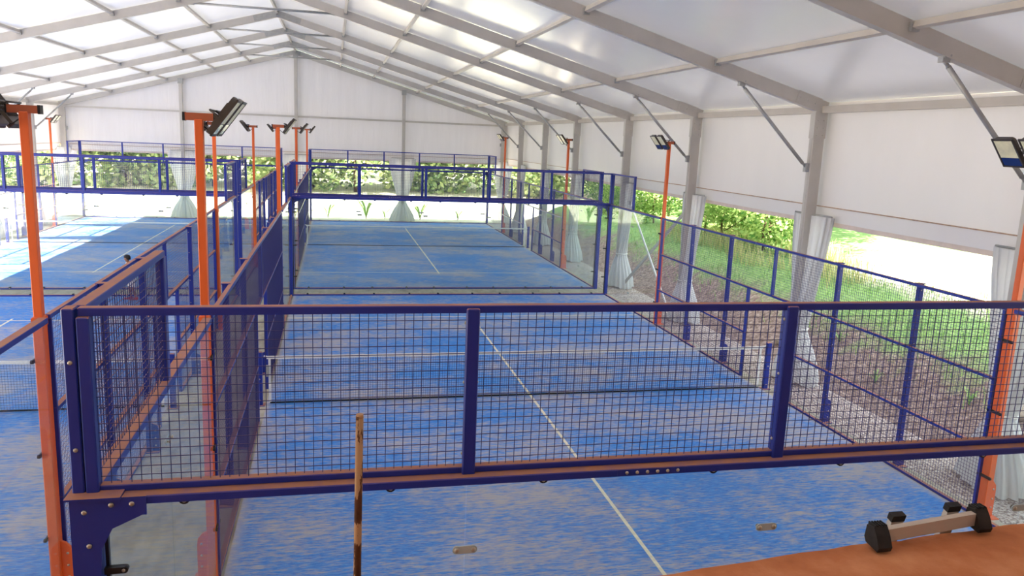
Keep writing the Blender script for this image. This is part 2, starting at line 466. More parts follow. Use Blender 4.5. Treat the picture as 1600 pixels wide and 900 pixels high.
# purlins run the length of the tent under the cloth
PD = [(0,'running along the ridge'), (2.4,'first below the ridge on the %s slope'), (4.2,'second below the ridge on the %s slope'), (6.65,'third below the ridge on the %s slope'), (9.4,'fourth below the ridge on the %s slope'), (HALF-.06,'along the %s eave')]
for off, words_ in PD:
    for sg, side in ((1,'right'),(-1,'left')):
        if off == 0 and sg == -1: continue
        x = XC + sg*off
        r = empty('roof_purlin', (x, 0, zr(x)))
        m = MB()
        if off > 11: m.box(-.06,.06,YN+4,YF,-.12,.02)
        else: m.bar((0,YN+4,.06),(0,YF,.06), .08, .09, (slope*sg,0,1))
        m.build('tube', M['purlin'], r)
        cl = None
        for y in FR + [YF]:
            if off > 11: continue
            if cl is None:
                m = MB(); m.box(-.06,.06,-.03,.03,-.02,.1); cl = m.build('clamp', M['galv'], r, (0,y-.1,0))
            else: link('clamp', cl.data, r, (0,y-.1,0))
        tag(r, 'slim roof purlin ' + (words_ % side if '%' in words_ else words_), 'roof purlin', 'roof purlins')
# knee braces and apex ties
for i, y in enumerate(FR + [YF]):
    for sg, side in ((1,'right'),(-1,'left')):
        if side == 'left' and y < 30: continue
        if y == YF: continue
        xa = XC + sg*(HALF - 1.95); za = zr(xa) - .17
        xb = XC + sg*(HALF - PX - .06); zb = 4.62
        r = empty('knee_brace', (xb, y, zb))
        m = MB(); a, b = Vector((0,0,0)), Vector((xa-xb, 0, za-zb))
        m.tube([a + (b-a)*.05, b - (b-a)*.05], .036, 10); m.build('tube', M['galv'], r)
        for p, q in ((a,b),(b,a)):
            m = MB(); m.tube([p, p+(q-p)*.07], .026, 8); m.build('end_fork', M['galv'], r)
        m = MB(); m.box(xa-xb-.06, xa-xb+.06, -.05,.05, za-zb-.03, za-zb+.07)
        m.dome((xa-xb-.04,-.055,za-zb+.04),.02,(0,-1,0)); m.dome((xa-xb+.05,-.055,za-zb+.06),.02,(0,-1,0))
        m.build('clamp', M['galv'], r)
        w = {5.1:'closest to the camera',10.55:'second from the camera',16.3:'third from the camera',21.5:'fourth from the camera',27.4:'third before the far corner',32.4:'second before the far corner',37.4:'closest before the far corner',YF:'in the far corner itself'}[y]
        tag(r, 'slanting knee brace between %s wall post and rafter, %s' % (side, w), 'brace', 'knee braces')
for y in [21.5, 27.4, 32.4, 37.4]:
    r = empty('apex_tie', (XC, y, 8.5))
    m = MB(); m.tube([(-2.05,0,0),(2.05,0,0)], .035, 8); m.build('tube', M['galv'], r)
    for s in (-1,1):
        m = MB(); m.box(s*2.1-.12, s*2.1+.12, -.05,.05,-.05,.06); m.build('end_lug', M['galv'], r)
    w = {21.5:'farthest from the gable',27.4:'third from the far gable',32.4:'second from the far gable',37.4:'closest to the far gable'}[y]
    tag(r, 'thin level tie bar under the roof apex, %s' % w, 'tie bar', 'apex tie bars')
# the crossed wall braces in the bay beside the near court's far corner
for (y0,z0,y1,z1,mt,nm,lb) in ((16.45,3.25,21.3,.05,'alu','diagonal_brace','thick grey diagonal brace beside the right fence, falling away from the camera'),
                             (20.7,3.0,17.0,.06,'tape','diagonal_brace','thin white diagonal brace beside the right fence, crossing the grey one')):
    r = empty(nm, (XR-.1, y0, z0)); m = MB()
    x = .04 if mt == 'alu' else -.07
    m.bar((x,0,0),(x,y1-y0,z1-z0), .03, .11 if mt=='alu' else .07, (0,0,1)); m.build('strut', M[mt], r)
    m = MB(); m.box(x-.03,x+.03,-.1,.1,-.06,.06); m.build('end_plate', M['galv'], r)
    tag(r, lb, 'brace')

# ------------------------------------------------------------------ curtains tied round the posts
def curtain_mesh(seed, wide=1.0):
    rr = random.Random(seed); m = MB(); n = 96
    prof = [(3.62,.64,.10,-.02),(3.2,.6,.10,-.01),(2.6,.5,.11,0),(2.0,.385,.13,.02),(1.5,.27,.16,.04),(1.22,.19,.18,.05),(1.12,.18,.18,.05),(.98,.24,.22,.05),(.7,.38,.29,.04),(.35,.52,.36,.02),(.02,.6,.38,.02)]
    ph = rr.random()*6; rings = []
    for (z, a, b, off) in prof:
        ring = []
        for k in range(n):
            t = 2*PI*k/n
            pl = 1 + .10*math.sin(t*17+ph+z*.7) + .05*math.sin(t*29+ph*2-z)
            zz = z + (.05*math.sin(t*3+ph) if z < .1 else 0)
            ring.append((math.cos(t)*a*pl*wide, off + math.sin(t)*b*pl, max(zz,.012)))
        rings.append(ring)
    vs = [p for R in rings for p in R]; fs = []
    for i in range(len(rings)-1):
        for k in range(n):
            l = (k+1) % n
            fs.append((i*n+k, i*n+l, (i+1)*n+l, (i+1)*n+k))
    m.add(vs, fs, 0, True)
    return m
def curtain(x, y, rot, seed, label, wide=1.0):
    r = empty('tied_curtain', (x, y, 0), rot)
    curtain_mesh(seed, wide).build('cloth', M['curtain'], r)
    t = MB(); t.tube([(math.cos(2*PI*k/24)*.195*wide, .05+math.sin(2*PI*k/24)*.195, 1.17) for k in range(25)], .02, 6, cap=False)
    t.build('tie_cord', M['tape'], r)
    m = MB(); m.tube([(-.66,0,3.64),(.66,0,3.64)], .018, 8); m.build('curtain_rail', M['galv'], r)
    tag(r, label, 'curtain', 'white tied curtains')
for i, y in enumerate(FR):
    curtain(XR-.02, y, PI/2, i, 'white curtain knotted round the right wall post, ' + ORD[i])
for x, d in ((5.13,'right of the centre gable post'), (-0.8,'at the centre post under the ridge'), (-6.75,'left of the centre gable post')):
    curtain(x, YF+.06, PI, int(x*10)+90, 'white curtain knotted round the gable post standing ' + d, 1.15)
curtain(XR-.1, YF, PI*.75, 55, 'white curtain gathered in the far right corner of the tent')
curtain(XL+.1, YF, PI*.25, 56, 'white curtain gathered in the far left corner of the tent')
for y, d in ((32.4,'second from the far corner'),(37.4,'closest to the far corner')):
    curtain(XL+.02, y, -PI/2, int(y), 'white curtain knotted round the left wall post ' + d)

# ------------------------------------------------------------------ padel courts
def wire_panel(w, h, pitch=.05, r=.0018, x0=0, z0=0):
    """welded wire panel in the XZ plane"""
    m = MB(); n = max(1, round(w/pitch)); k = max(1, round(h/pitch))
    for i in range(n+1):
        x = x0 + w*i/n; m.box(x-r, x+r, -.0005, 2*r-.0005, z0, z0+h)
    for j in range(k+1):
        z = z0 + h*j/k; m.box(x0, x0+w, -2*r+.0005, .0005, z-r, z+r)
    return m
def joint_plate(parent, loc, rot=0):
    p = MB(); n = 8
    poly = [(.05+.025*math.cos(t), .025*math.sin(t)) for t in [-PI/2+PI*k/n for k in range(n+1)]] + [(-.05+.025*math.cos(t), .025*math.sin(t)) for t in [PI/2+PI*k/n for k in range(n+1)]]
    p.prism(poly, 'y', -.012, -.006)
    o = p.build('joint_plate', M['clearplate'], parent, loc, rot)
    for s in (-1,1):
        b = MB(); b.tube([(0,-.012,0),(0,.014,0)], .007, 8); b.dome((0,-.012,0), .016, (0,-1,0)); b.dome((0,.012,0), .016, (0,1,0))
        b.build('bolt', M['steel'], o, (s*.05,0,0))
    return o

def glass_pane(x0, x1, z0, z1, name='glass_pane'):
    m = MB(); m.box(x0, x1, -.006, .006, z0, z1); return m

def make_end_wall():
    """end wall seen from outside: glass up to 3 m, beam, wire fence up to 4 m. Local x 0..10, y 0 is the glass."""
    r = empty('court_end_fence')
    for k in range(5):
        glass_pane(2*k+.004+(.04 if k==0 else 0), 2*k+1.996-(.04 if k==4 else 0), .06, 2.95).build('glass_pane', M['glass'], r)
    m = MB(); m.bbox(-.1,10.1,-.10,.03,2.955,3.0,.006); m.build('beam', M['blue'], r)
    m = MB(); m.box(-.03,10.03,-.06,.03,0,.05); m.build('bottom_rail', M['blue'], r)
    m = MB(); m.bbox(-.03,10.03,-.028,.03,3.957,4.0,.005); m.build('top_rail', M['blue'], r)
    m = MB(); m.bbox(0,10,-.03,.028,3.003,3.038,.005); m.build('lower_rail', M['blue'], r)
    for x in (2,4,6,8):
        m = MB(); m.bbox(x-.038,x+.038,-.052,-.0285,3.0,3.985,.006); m.box(x-.03,x+.03,-.028,.026,3.04,3.955)
        for z in (3.12,3.55,3.9):
            for s in (-1,1): m.dome((x+s*.038,-.02,z), .01, (s,0,0), mi=1)
        m.build('fence_post', [M['blue'],M['steel']], r)
    for k in range(5):
        wire_panel(1.94,.93,x0=2*k+.03,z0=3.03).build('mesh_panel', M['wire'], r, fix=False)
    for s, cx in ((1,0),(-1,10)):
        m = MB()
        m.bbox(cx-.085 if s>0 else cx-.022, cx+.022 if s>0 else cx+.085, -.10,.03,0,2.95,.006)
        # gusset that carries the beam
        poly = [(cx-s*.10,2.52),(cx+s*.03,2.52),(cx+s*.045,2.72),(cx+s*.10,2.83),(cx+s*.25,2.90),(cx+s*.27,2.90),(cx+s*.27,3.004),(cx-s*.10,3.004)]
        if s < 0: poly = poly[::-1]
        m.prism(poly, 'y', -.112, -.1005)
        m.build('corner_post', M['blue'], r)
        for (bx,bz) in ((-.03,2.93),(.10,2.965),(.2,2.965),(-.015,2.74)):
            m = MB(); m.dome((0,0,0), .014, (0,-1,0)); m.build('bolt', M['steel'], r, (cx+s*bx,-.112,bz))
        m = MB(); m.box(cx-.15 if s<0 else cx-.12, cx+.12 if s<0 else cx+.15, -.13,.06,3.0005,3.012); m.build('cap_plate', M['blue'], r)
        m = MB(); a, b = sorted((cx-s*.10, cx-s*.04)); m.bbox(a, b, -.05,.04,3.012,4.0,.006)
        a, b = sorted((cx-s*.032, cx+s*.03)); m.bbox(a, b, -.055,.03,3.012,3.955,.006)
        for z in (3.25,3.72): m.dome((cx-s*.07,-.05,z), .012, (0,-1,0), mi=1)
        m.build('corner_fence_post', [M['blue'],M['steel']], r)
        m = MB(); a, b = sorted((cx+s*.032, cx+s*.05)); m.box(a, b, -.014,.014,.05,2.93); m.build('edge_seal', M['black'], r)
        for z in (.6,1.55,2.55):                               # black rubber lugs that grip the glass edge
            m = MB(); a, b = sorted((cx+s*.03, cx+s*.13)); m.box(a, b, -.045,-.008,z-.018,z+.018)
            m.tube([(cx+s*.13,-.045,z),(cx+s*.13,-.008,z)], .018, 10)
            m.dome((cx+s*.125,-.045,z), .01, (0,-1,0), mi=1)
            m.build('edge_lug', [M['black'],M['steel']], r)
    clip = None
    for k in range(5):
        for dx in (.45,1.55):
            x = 2*k+dx
            for z in (2.955,.05):
                if clip is None:
                    c = MB(); c.tube([(0,-.07,0),(0,.014,0)], .03, 14); c.dome((0,-.07,-.008),.012,(0,-1,0),mi=1)
                    clip = c.build('glass_clip', [M['black'],M['steel']], r, (x,0,z))
                else: link('glass_clip', clip.data, r, (x,0,z))
    pl = None
    for x in (2,4,6,8):
        if pl is None: pl = joint_plate(r, (x,0,2.5))
        else:
            q = copy_tree(pl, r); q.location = (x,0,2.5)
    m = MB(); m.box(2.9,3.35,-.1035,-.1005,2.957,2.999)          # splice of the long beam
    for i in range(6): m.dome((2.96+i*.066,-.1035,2.978), .011, (0,-1,0), mi=1)
    m.build('splice_plate', [M['blue'],M['steel']], r)
    return r

def make_side_fence():
    """side wall in local coordinates: runs along +x from 0 to 20 (x is the court's y), outside is -y"""
    r = empty('court_side_fence')
    ya, yb = 4.22, 15.85
    # glass at both ends
    for (a,b) in ((.06,2.0),(2.008,ya-.08),(yb+.08,17.992),(18.0,19.94)):
        glass_pane(a,b,.05,2.93).build('glass_pane', M['glass'], r)
    for (a,b) in ((.05,ya-.068),(yb+.068,19.95)):
        m = MB(); m.bbox(a,b,-.05,.04,2.945,3.0,.006); m.build('glass_top_rail', M['blue'], r)
    for a, b in ((.035,ya-.07),(ya+.07,9.03),(10.97,yb-.07),(yb+.07,19.965)):
        m = MB(); m.box(a,b,-.03,.03,0,.04); m.build('bottom_rail', M['blue'], r)
    # upper wire returns at the corners
    for (a,b) in ((.04,2.0),(18.0,19.96)):
        wire_panel(b-a-.06,.93,x0=a+.03,z0=3.03).build('mesh_panel', M['wire'], r, fix=False)
        m = MB(); m.bbox(a,b,-.045,.025,3.955,4.0,.005); m.build('return_rail', M['blue'], r)
        m = MB(); e = b-.03 if a < 9 else a+.03
        m.bbox(e-.04,e+.04,-.035,.03,3.0,3.96,.006); m.build('return_post', M['blue'], r)
        joint_plate(r, (2.0 if a < 9 else 18.0, 0, .46)); joint_plate(r, (2.0 if a < 9 else 18.0, 0, 2.5))
    # wire fence between the glass wings
    for x in (6,8,12,14):
        m = MB(); m.bbox(x-.04,x+.04,-.11,-.03,0,3.0,.006)
        poly = [(x-.05,0),(x+.05,0),(x+.05,.42),(x+.03,.47),(x-.03,.47),(x-.05,.42)]
        m.prism([(-.11,0),(-.11,.46),(-.19,.42),(-.21,.36),(-.21,0)], 'x', x-.012, x+.012)
        m.box(x-.06,x+.06,-.115,-.0,2.995,3.008)
        m.box(x-.09,x+.09,-.22,-.03,.0,.012)
        for z in (.1,.22,.34): m.dome((x-.012,-.16,z), .014, (-1,0,0), mi=1)
        for z in (.55,.95,1.05,1.5,1.95,2.05,2.5,2.9): m.dome((x-.04,-.06,z), .009, (-1,0,0), mi=1)
        m.build('fence_post', [M['blue'],M['steel']], r)
    for x in (ya+.095,yb-.095):
        m = MB(); m.box(x-.02,x+.02,-.03,.03,0,2.95); m.build('end_upright', M['blue'], r)
    for x, z0, z1 in ((9.06,0,2),(10.94,0,2),(10,2,2.96)):
        m = MB(); m.box(x-.025,x+.025,-.03,.03,z0,z1); m.build('gate_upright', M['blue'], r)
    m = MB(); m.bbox(ya+.07,yb-.07,-.028,.028,2.957,3.0,.005); m.build('top_rail', M['blue'], r)
    m = MB(); m.box(ya+.07,yb-.07,-.03,.03,1.97,2.01); m.build('middle_rail', M['blue'], r)
    m = MB(); m.box(ya+.07,9.06,-.03,.03,.98,1.02); m.build('lower_rail', M['blue'], r)
    m = MB(); m.box(10.94,yb-.07,-.03,.03,.98,1.02); m.build('lower_rail', M['blue'], r)
    for (a,b,z0,z1) in ((ya+.1,6,.05,2.95),(6,8,.05,2.95),(8,9.06,.05,1.97),(8,12,2.02,2.95),(10.94,12,.05,1.97),(12,14,.05,2.95),(14,yb-.1,.05,2.95)):
        wire_panel(b-a-.02,z1-z0,x0=a+.01,z0=z0).build('mesh_panel', M['wire'], r, (0,.024,0), fix=False)
    return r

def make_net():
    """net across the court: local x 0..10"""
    r = empty('padel_net')
    m = wire_panel(9.8,.83,.045,.0013,.1,.05); m.build('net_mesh', M['net'], r, fix=False)
    m = MB(); m.box(.05,9.95,-.008,.008,.865,.92); m.build('top_tape', M['tape'], r)
    m = MB(); m.box(.1,9.92,-.012,.012,.03,.055); m.build('bottom_cord', M['net'], r)
    for x in (.1, 9.9):
        m = MB(); m.box(x-.02,x+.02,-.006,.006,.04,.88); m.build('side_tape', M['tape'], r)
    for x, mt in ((-.075,'blue'),(10.075,'blue')):
        m = MB(); m.bbox(x-.05,x+.05,-.045,.045,0,1.0,.01); m.box(x-.09,x+.09,-.09,.09,0,.012)
        for z in (.1,.5): m.dome((x+.0,-.045,z),.014,(0,-1,0),mi=1)
        m.build('net_post', [M[mt],M['steel']], r)
    for a, b in (((9.9,0,.9),(10.05,0,.94)), ((.1,0,.9),(-.0,0,.92))):
        m = MB(); m.tube([a,b],.016,8); m.build('strap', M['tape'], r)
    m = MB(); m.bbox(.03,.09,-.06,.02,.55,.75,.01); m.tube([(.06,-.06,.65),(.06,-.13,.65),(.06,-.13,.58)],.01,8); m.build('winch', M['galv'], r)
    return r

def make_floodlight(parent, yoff):
    f = MB()
    # slab: local X across the lamp width (world y), local Z along its length, +Y is the lit face
    poly = []
    w, h = .165, .215
    for (cx, cz, t0) in ((w-.03,-h+.02,-PI/2),(w-.05,h-.05,0),(-w+.05,h-.05,PI/2),(-w+.03,-h+.02,PI)):
        rr = .05 if cz > 0 else .02
        for k in range(4):
            t = t0 + k/3*PI/2; poly.append((cx+rr*math.cos(t), cz+rr*math.sin(t)))
    f.prism(poly, 'y', -.035, .02)
    for i in range(6): f.box(-.11+i*.04,-.10+i*.04,-.05,-.035,-.12,.13)
    f.box(-w-.004,w+.004,.012,.03,-h-.004,-h+.02); f.box(-w-.004,w+.004,.012,.03,h-.02,h+.004)
    f.box(-w-.004,-w+.02,.012,.03,-h,h); f.box(w-.02,w+.004,.012,.03,-h,h)
    o = f.build('floodlight', M['lamp'], parent)
    a = MB(); a.box(-w+.025,w-.025,.02,.026,-.07,h-.025); a.build('led_plate', M['led'], o)
    a = MB(); a.box(-w+.025,w-.025,.02,.027,-h+.022,-.075); a.build('driver_cover', M['driver'], o)
    a = MB(); a.tube([(-w-.02,-.02,-.02),(-w-.02,-.12,-.02),(w+.02,-.12,-.02),(w+.02,-.02,-.02)],.011,6); a.build('yoke', M['lamp'], o)
    # lean the head: its top hangs out over the court, the face looks down at it (court is towards +X)
    th = math.radians(37)
    ez = Vector((math.sin(th),0,math.cos(th))); ey = Vector((math.cos(th),0,-math.sin(th))); ex = ey.cross(ez)
    R = Matrix((ex,ey,ez)).transposed()
    o.rotation_euler = R.to_euler(); o.location = (.27,yoff,5.03)
    return o
def make_pole():
    """court is towards +X"""
    r = empty('light_pole')
    m = MB(); m.bbox(-.05,.05,-.065,.065,0,3.0,.008); m.bbox(-.04,.04,-.045,.045,3.0,5.0,.006)
    m.box(-.055,.055,-.07,.07,2.9,2.99)
    m.build('pole', M['orange'], r)
    m = MB(); m.prism([(-.05,0),(-.05,.56),(-.1,.54),(-.15,.48),(-.16,.4),(-.16,0)],'y',-.015,.015)
    m.box(-.2,.055,-.1,.1,0,.015)
    for z in (.15,.28,.42): m.dome((-.115,-.015,z),.014,(0,-1,0),mi=1); m.dome((-.115,.015,z),.014,(0,1,0),mi=1)
    m.build('base_bracket', [M['orange'],M['steel']], r)
    m = MB(); m.box(-.125,.14,-.04,.04,4.985,5.06); m.build('crossbar', M['dull_orange'], r)
    for a, b in ((-.15,-.1255),(.1405,.155)):
        m = MB(); m.box(a,b,-.042,.042,4.98,5.065); m.build('end_cap', M['black'], r)
    m = MB(); m.tube([(.15,0,5.02),(.2,0,5.03)],.025,8); m.tube([(.2,-.3,5.03),(.2,.3,5.03)],.022,8); m.build('lamp_arm', M['lamp'], r)
    m = MB(); m.tube([(.2,.1,5.0),(.16,.06,4.9),(.1,.04,4.88),(.04,.03,4.93)],.008,6); m.build('cable', M['black'], r)
    for z in (.62,1.55,2.55):
        m = MB(); m.box(.0505,.066,-.1,.1,z-.02,z+.02); m.tube([(.05,-.1,z),(.075,-.1,z)],.02,10); m.tube([(.05,.1,z),(.075,.1,z)],.02,10)
        m.build('glass_clip', M['black'], r)
    for yo in (-.21,.21): make_floodlight(r, yo)
    return r

def make_turf():
    """turf carpet, local x 0..10, y 0..20"""
    m = MB(); m.box(.035,9.965,.035,19.965,.0,.012); r = m.build('court_turf', M['turf'])
    for y in (3.05,16.95):
        m = MB(); m.box(.02,9.98,y-.025,y+.025,.012,.0135); m.build('service_line', M['white_line'], r)
    m = MB(); m.box(4.975,5.025,2.85,17.15,.0121,.0137); m.build('centre_line', M['white_line'], r)
    return r

WALL, FENCE, NET, POLE, TURF = make_end_wall(), make_side_fence(), make_net(), make_pole(), make_turf()
used = set()
def place(proto, loc, rot, label, cat, group):
    o = proto if proto.name not in used else copy_tree(proto)
    used.add(proto.name)
    o.location = loc; o.rotation_euler = (0,0,rot)
    return tag(o, label, cat, group)
XLC, Y2 = -11.62, 21.11
COURTS = [('near right court', 0.0, 0.0), ('far right court', 0.0, Y2), ('near left court', XLC, 0.0), ('far left court', XLC, Y2)]
for nm, ox, oy in COURTS:
    left = 'left' in nm; near = 'near' in nm
    place(TURF, (ox,oy,0), 0, 'sanded blue turf with white lines covering the ' + nm, 'court turf', 'court turf carpets')
    place(NET, (ox,oy+10,0), 0, 'black padel net with white tape across the ' + nm, 'net', 'padel nets')
    if not (left and near):
        place(WALL, (ox,oy,0), 0, 'glass end wall with blue mesh fence on top, front end of the ' + nm, 'end wall', 'court end walls')
    place(WALL, (ox+10,oy+20,0), PI, 'glass end wall with blue mesh fence on top, back end of the ' + nm, 'end wall', 'court end walls')
    # side fences: local +x = world +y; outside (local -y) is +x for rot = 90 degrees
    place(FENCE, (ox+10.03,oy,0), PI/2, 'blue wire mesh side fence with glass ends on the right of the ' + nm, 'side fence', 'court side fences')
    if not (left and near):
        place(FENCE, (ox-.03,oy+20,0), -PI/2, 'blue wire mesh side fence with glass ends on the left of the ' + nm, 'side fence', 'court side fences')
    for yy, w in ((4.22,'front'),(15.85,'back')):
        place(POLE, (ox+(9.98 if left and near and yy < 9 else 10.075),oy+yy,0), PI, 'orange floodlight pole at the %s of the right fence of the %s' % (w, nm), 'light pole', 'orange floodlight poles')
        if not (left and near):
            place(POLE, (ox-.075,oy+yy,0), 0, 'orange floodlight pole at the %s of the left fence of the %s' % (w, nm), 'light pole', 'orange floodlight poles')

# ------------------------------------------------------------------ ground
m = MB(); m.box(XL-.1, 10.25, -8, YF+.2, -.2, 0); tag(m.build('floor', M['floor']), kind='structure')
m = MB(); m.box(10.25, 11.45, -8, YF+.2, -.2, -.004)
tag(m.build('gravel_strip', M['gravel']), 'strip of grey gravel between the right fence and the earth bank', 'gravel', kind='stuff')
def gz(x, y):
    z = -.06
    if x > 11.4:
        t = min(1, (x-11.4)/3.2); z = -.02 + 1.35*t*t*(3-2*t) + max(0, x-14.6)*.05
        z += .05*math.sin(x*2.1+y*1.3) + .04*math.sin(y*2.7-x)
        if y > 40: z *= max(0, 1-(y-40)/4)
    if y > 42.2: z = -.04 + min(1.2, (y-42.2)*.05)
    if x < XL-.2: z = -.05 + min(.6, (XL-.2-x)*.05)
    return z
mb = MB()
xs = [-60,-45,-32,-24,-18,-15,XL-.1] ; 
def grid(xs, ys, f):
    n = len(xs); vs = [(x,y,f(x,y)) for y in ys for x in xs]
    fs = [(j*n+i, j*n+i+1, (j+1)*n+i+1, (j+1)*n+i) for j in range(len(ys)-1) for i in range(n-1)]
    mb.add(vs, fs, 0, True)
grid([11.4+.35*i for i in range(20)] + [19,20.5,23,27,33,42,60], [-10+.7*j for j in range(75)] + [YF+.2], gz)
grid([-60,-45,-32,-24,-18,-15,XL-.09], [-10,0,10,20,30,36,YF+.2], gz)
grid([-60,-40,-30,-20,-12,-5,0,5,10,11.4,14,18,24,32,45,60], [YF+.2,43,45,48,52,58,66,80,110], lambda x,y: gz(min(x,11.3),y) if y>44 else (gz(x,YF+.2)*(44-y)/2 if y<44 and x>11.4 else gz(min(x,11.3),y)))
tag(mb.build('ground', M['ground'], fix=False), kind='structure')

# grass on the bank: blades nobody could count
m = MB()
for _ in range(9000):
    x = 12.5 + rnd.random()**1.1*5.5; y = 4 + rnd.random()*24
    dens = math.sin(x*1.7+y*.9)*.5+.5
    if rnd.random() > min(1, (x-12.4)*.55)*(.35+.65*dens): continue
    h = .10 + rnd.random()*.22; a = rnd.random()*6.28; w = .012; l = .08+rnd.random()*.12
    z = gz(x,y)-.01; c, s = math.cos(a), math.sin(a)
    m.add([(x-s*w,y+c*w,z),(x+s*w,y-c*w,z),(x+c*l*.4+s*w*.7,y+s*l*.4-c*w*.7,z+h*.6),(x+c*l*.4-s*w*.7,y+s*l*.4+c*w*.7,z+h*.6),(x+c*l,y+s*l,z+h)], [(0,1,2,3),(3,2,4)], 0, True)
tag(m.build('bank_grass', M['grass'], fix=False), 'green grass growing on the earth bank outside the right wall', 'grass', kind='stuff')

m = MB()
for _ in range(2600):
    x = 14.2 + rnd.random()*3; y = 14.5 + rnd.random()*12
    if math.sin(x*2.3+1)*math.sin(y*1.1) < -.1: continue
    h = .35 + rnd.random()*.5; a = rnd.random()*6.28; w = .011; l = .1+rnd.random()*.25
    z = gz(x,y)-.01; c, s_ = math.cos(a), math.sin(a)
    m.add([(x-s_*w,y+c*w,z),(x+s_*w,y-c*w,z),(x+c*l*.35+s_*w,y+s_*l*.35-c*w,z+h*.6),(x+c*l*.35-s_*w,y+s_*l*.35+c*w,z+h*.6),(x+c*l,y+s_*l,z+h)], [(0,1,2,3),(3,2,4)], 0, True)
tag(m.build('dry_grass', M['drygrass'], fix=False), 'tall pale yellow grass standing in front of the bushes on the right bank', 'grass', kind='stuff')

# ------------------------------------------------------------------ plants
def leaf_cloud(seed, rx, ry, rz, n, size, lumps=9):
    rr = random.Random(seed); m = MB()
    cs = []
    for _ in range(lumps):
        a = rr.random()*6.28; q = rr.random()**.5
        cs.append((math.cos(a)*rx*.62*q, math.sin(a)*ry*.62*q, rz*(.25+1.35*rr.random()), .34+.3*rr.random()))
    for _ in range(n):
        cx, cy, cz, k = rr.choice(cs)
        u = rr.gauss(0,1), rr.gauss(0,1), rr.gauss(0,1); L = math.sqrt(sum(t*t for t in u)) or 1; q = rr.random()**.4
        p = Vector((cx+u[0]/L*rx*k*q, cy+u[1]/L*ry*k*q, max(.05, cz+u[2]/L*rz*k*q*.9)))
        d = Vector((rr.gauss(0,1), rr.gauss(0,1), rr.gauss(0,.6)-.2)).normalized(); s = d.orthogonal().normalized()
        if rr.random() < .5: s = d.cross(s)
        l = size*(.6+.8*rr.random()); w = l*.34
        m.add([p, p+d*l*.5+s*w, p+d*l, p+d*l*.5-s*w], [(0,1,2,3)], 0, False)
    return m
def trunk_mesh(seed, h, r, n=5):
    rr = random.Random(seed); m = MB()
    m.tube([(0,0,-.1),(rr.uniform(-.1,.1),rr.uniform(-.1,.1),h*.5),(rr.uniform(-.2,.2),rr.uniform(-.2,.2),h)], [r,r*.75,r*.4], 8)
    for _ in range(n):
        a = rr.random()*6.28; z = h*(.3+.5*rr.random()); L = h*.5
        m.tube([(0,0,z),(math.cos(a)*L*.5,math.sin(a)*L*.5,z+L*.3),(math.cos(a)*L,math.sin(a)*L,z+L*.7)], [r*.4,r*.25,r*.1], 6)
    return m
PROT = {}
def plant(kind, x, y, z, sc, rot, label, cat, group, seed=0):
    key = (kind, seed % 3)
    if key not in PROT:
        r = empty({'bush':'leafy_bush','hedge':'hedge_bush','tree':'leafy_tree'}[kind])
        if kind == 'bush': leaf_cloud(seed+1,1.6,1.6,1.45,2800,.13,13).build('foliage', M['leaf'], r, fix=False); trunk_mesh(seed,1.6,.05).build('stem', M['bark'], r)
        elif kind == 'hedge': leaf_cloud(seed+5,2.6,1.9,2.2,4200,.22,13).build('foliage', M['leaf_pale'], r, fix=False); trunk_mesh(seed,2.8,.09).build('stem', M['bark'], r)
        else:
            f = leaf_cloud(seed+9,2.9,2.9,2.0,6500,.2,14).build('foliage', M['leaf_dark'], r, (0,0,1.6), fix=False); trunk_mesh(seed,3.6,.14,6).build('trunk', M['bark'], r)
        PROT[key] = r; o = r
    else: o = copy_tree(PROT[key])
    o.location = (x,y,z); o.rotation_euler = (0,0,rot); o.scale = (sc,)*3
    return tag(o, label, cat, group)
sd = 0
# bushes on the bank to the right
for (x,y,sc) in ((17.6,23.0,1.35),(20,27.5,1.35),(15.7,20.0,1.15),(19.2,24.8,1.5),(16.2,25.5,1.15),(18.3,27,1.5),(15.6,29.5,1.0),(17.6,32.5,1.4),(15.2,35,1.1),(16.5,39.5,1.4),(15.6,22.8,1.1),(14.4,32,.7),(21.5,28,2.3),(21,33.5,2.4),(18.5,37,2.2)):
    plant('bush', x, y, gz(x,y)-.05, sc, sd*1.3, 'bright green leafy bush on the bank beyond the right wall', 'bush', 'bushes on the right bank', sd); sd += 1
for (x,y,sc) in ((24,31,1.2),(27,38,1.4),(22,36.5,1.2),(38,30,1.2),(25,45.5,1.4),(37,19,1.2)):
    plant('tree', x, y, gz(x,y)-.05, sc, sd*1.7, 'tall green tree behind the bushes outside the right wall', 'tree', 'trees outside the right wall', sd); sd += 1
# hedge beyond the far gable
for i in range(13):
    x = -20 + i*3.3 + rnd.uniform(-.6,.6); y = 57 + rnd.uniform(-2,2)
    plant('hedge', x, y, gz(min(x,11),y)-.05, 1.75+rnd.random()*.45, i*2.1, 'pale green bush in the row beyond the far gable', 'bush', 'hedge beyond the far gable', i)
for i, x in enumerate((-24,-15,-10.5,-2,6,15,23)):
    y = 66 + rnd.uniform(-2,2)
    plant('tree', x, y, gz(min(x,11),y)-.05, 1.5, i*1.9, 'dark green tree standing behind the hedge past the far gable', 'tree', 'trees behind the hedge', i)
for (x,y,sc) in ((-18.5,40,1.1),(-20,34,1.2),(-19,46,1.0)):
    plant('tree', x, y, gz(x,y)-.05, sc, y, 'leafy green tree outside the left wall opening', 'tree', 'trees outside the left wall', int(y))
